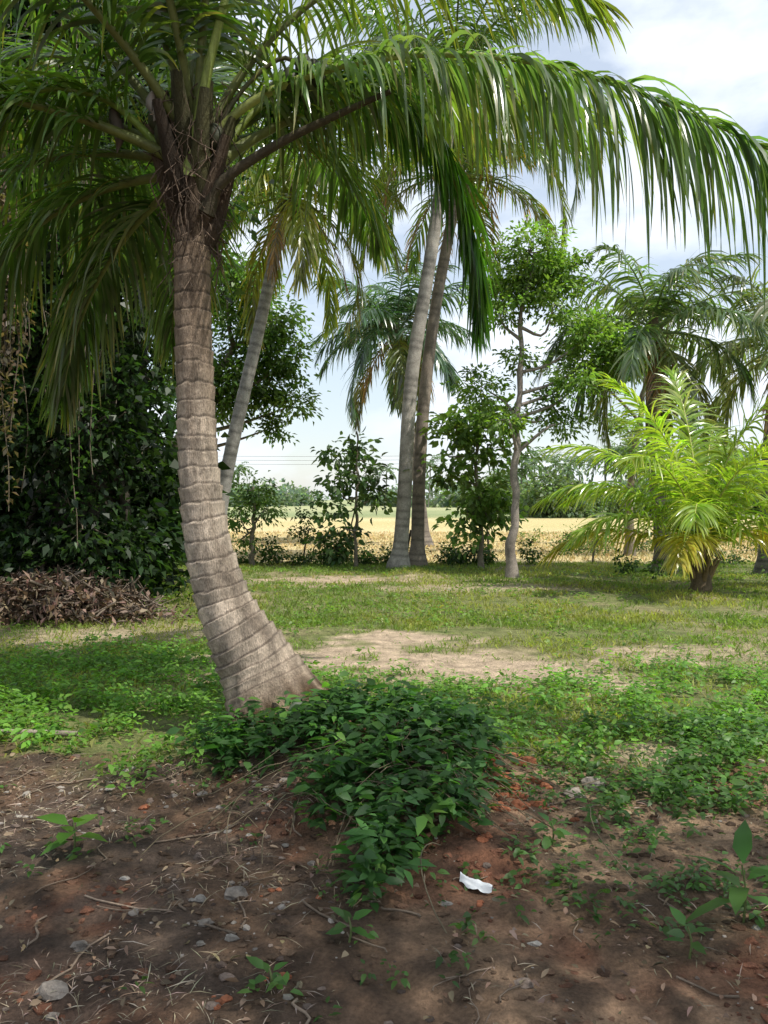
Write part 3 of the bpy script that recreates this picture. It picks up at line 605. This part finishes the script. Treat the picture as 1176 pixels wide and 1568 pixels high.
mb = MB(); clump_foliage(mb, [(R.uniform(5, 11), R.uniform(20, 27), .25, R.uniform(.3, .5)) for i in range(10)]+[(R.uniform(-9, -4.4), R.uniform(13, 19), .4, R.uniform(.4, .9)) for i in range(14)]+[(8.6, 13, .35, .4), (7.9, 14.8, .3, .4)]+[(-3.6+R.normal(0, .5), 11.5+R.normal(0, .5), .12, .25) for i in range(8)], 60, 24, .1, .055, (.07, .12, .03)); mb.build('scrub')

# distant trees, haze painted in as paler, bluer leaf colours
mb = MB()
for i in range(150):
    x = R.uniform(-190, 190); y = R.uniform(150, 230); r = R.uniform(2.2, 5)
    n = 260; v = nrm(R.normal(0, 1, (n, 3))); p = np.array([x, y, r*.55])+v*np.array([r*1.5, r, r*.75])*R.uniform(.6, 1, (n, 1))
    p[:, 2] = np.maximum(p[:, 2], .1)
    leaves(mb, p, R.normal(0, 1, (n, 3)), R.normal(0, .5, (n, 3))+[0, 0, 1], R.uniform(.6, 1.5, n), .9, vary((.15, .20, .16), n, .35))
for i in range(46):
    x = R.uniform(14, 60) if i < 24 else R.uniform(-110, 120); y = R.uniform(85, 130) if i < 24 else R.uniform(140, 190); h = R.uniform(4.5, 8) if i < 24 else R.uniform(6, 9)
    if i >= 24 and -30 < x < -10: x -= 40
    o = (x, y, h); tube(mb, resample([(x+R.normal(0, .7), y, 0), (x, y, h*.6), o], 6), .13, 5, 'bark', (.17, .17, .14))
    for q in range(15):
        frond(mb, arch(o, q*137.5, R.uniform(-25, 70), 3.4, 80, 6), .9, 16, .22, (.1, .155, .08), .06, 1.2, .1, K=2, nr=7)
clump = [(R.uniform(11, 48), R.uniform(65, 95), R.uniform(.6, 1.8), R.uniform(1.2, 2.6)) for i in range(40)]
clump_foliage(mb, clump, 14, 26, .4, .28, (.10, .15, .08), sig=.4, twig=False)
mb.build('distant_trees')
mb = MB()
for x in (-65, 45): tube(mb, [(x, 100, 0), (x, 100, 8.5)], [.16, .11], 8, 'stone', (.35, .34, .32))
for dz in (0, -.5, -1.0):
    xx = np.linspace(-65, 45, 60); tube(mb, np.stack([xx, 100+0*xx, 8.2+dz-1.2*np.sin((xx+65)/110*pi)], 1), .02, 4, 'stone', (.2, .2, .2))
mb.build('power_line')

# ------------------------------------------------------------ sky, sun, camera
sd = nrm(np.array([.46, -.27, .83]))
el = math.asin(sd[2]); az = math.atan2(sd[0], sd[1])
w = bpy.data.worlds.new('World'); scene.world = w; w.use_nodes = True; nt = w.node_tree; nt.nodes.clear()
out = nt.nodes.new('ShaderNodeOutputWorld'); sky = nt.nodes.new('ShaderNodeTexSky'); sky.sky_type = 'NISHITA'; sky.sun_disc = False
sky.sun_elevation = el; sky.sun_rotation = az; sky.dust_density = .8; sky.air_density = 1.3; sky.ozone_density = 2.5
b1 = nt.nodes.new('ShaderNodeBackground'); b1.inputs[1].default_value = .15; nt.links.new(sky.outputs[0], b1.inputs[0])
b2 = nt.nodes.new('ShaderNodeBackground'); b2.inputs[0].default_value = (.86, .92, 1, 1); b2.inputs[1].default_value = 1.25
tc = nt.nodes.new('ShaderNodeTexCoord'); mp = nt.nodes.new('ShaderNodeMapping'); mp.inputs['Scale'].default_value = (1, 1, 2.2); mp.inputs['Location'].default_value = (.75, .1, .55)
nt.links.new(tc.outputs['Generated'], mp.inputs[0])
no = nt.nodes.new('ShaderNodeTexNoise'); no.inputs['Scale'].default_value = 4.2; no.inputs['Detail'].default_value = 9; no.inputs['Roughness'].default_value = .52
nt.links.new(mp.outputs[0], no.inputs['Vector'])
cr = nt.nodes.new('ShaderNodeMapRange'); cr.inputs['From Min'].default_value = .46; cr.inputs['From Max'].default_value = .62; cr.inputs['To Min'].default_value = .46; cr.inputs['To Max'].default_value = 1.
nt.links.new(no.outputs['Fac'], cr.inputs['Value'])
mx = nt.nodes.new('ShaderNodeMixShader'); nt.links.new(cr.outputs[0], mx.inputs[0]); nt.links.new(b1.outputs[0], mx.inputs[1]); nt.links.new(b2.outputs[0], mx.inputs[2]); nt.links.new(mx.outputs[0], out.inputs[0])
L = bpy.data.lights.new('sun', 'SUN'); L.energy = 5.0; L.angle = radians(.7); L.color = (1, .95, .86)
lo = bpy.data.objects.new('sun', L); scene.collection.objects.link(lo)
lo.rotation_euler = Vector(sd).to_track_quat('Z', 'Y').to_euler(); lo.location = (20, -10, 30)
cam = bpy.data.cameras.new('camera'); co = bpy.data.objects.new('camera', cam); scene.collection.objects.link(co)
co.location = (0, 0, 1.5); co.rotation_euler = (radians(90-.9), 0, 0)
cam.sensor_fit = 'VERTICAL'; cam.angle = 2*math.atan(784/1200); cam.clip_end = 6000; cam.clip_start = .05
scene.camera = co
scene.view_settings.view_transform = 'Standard'; scene.view_settings.look = 'None'; scene.view_settings.exposure = 0
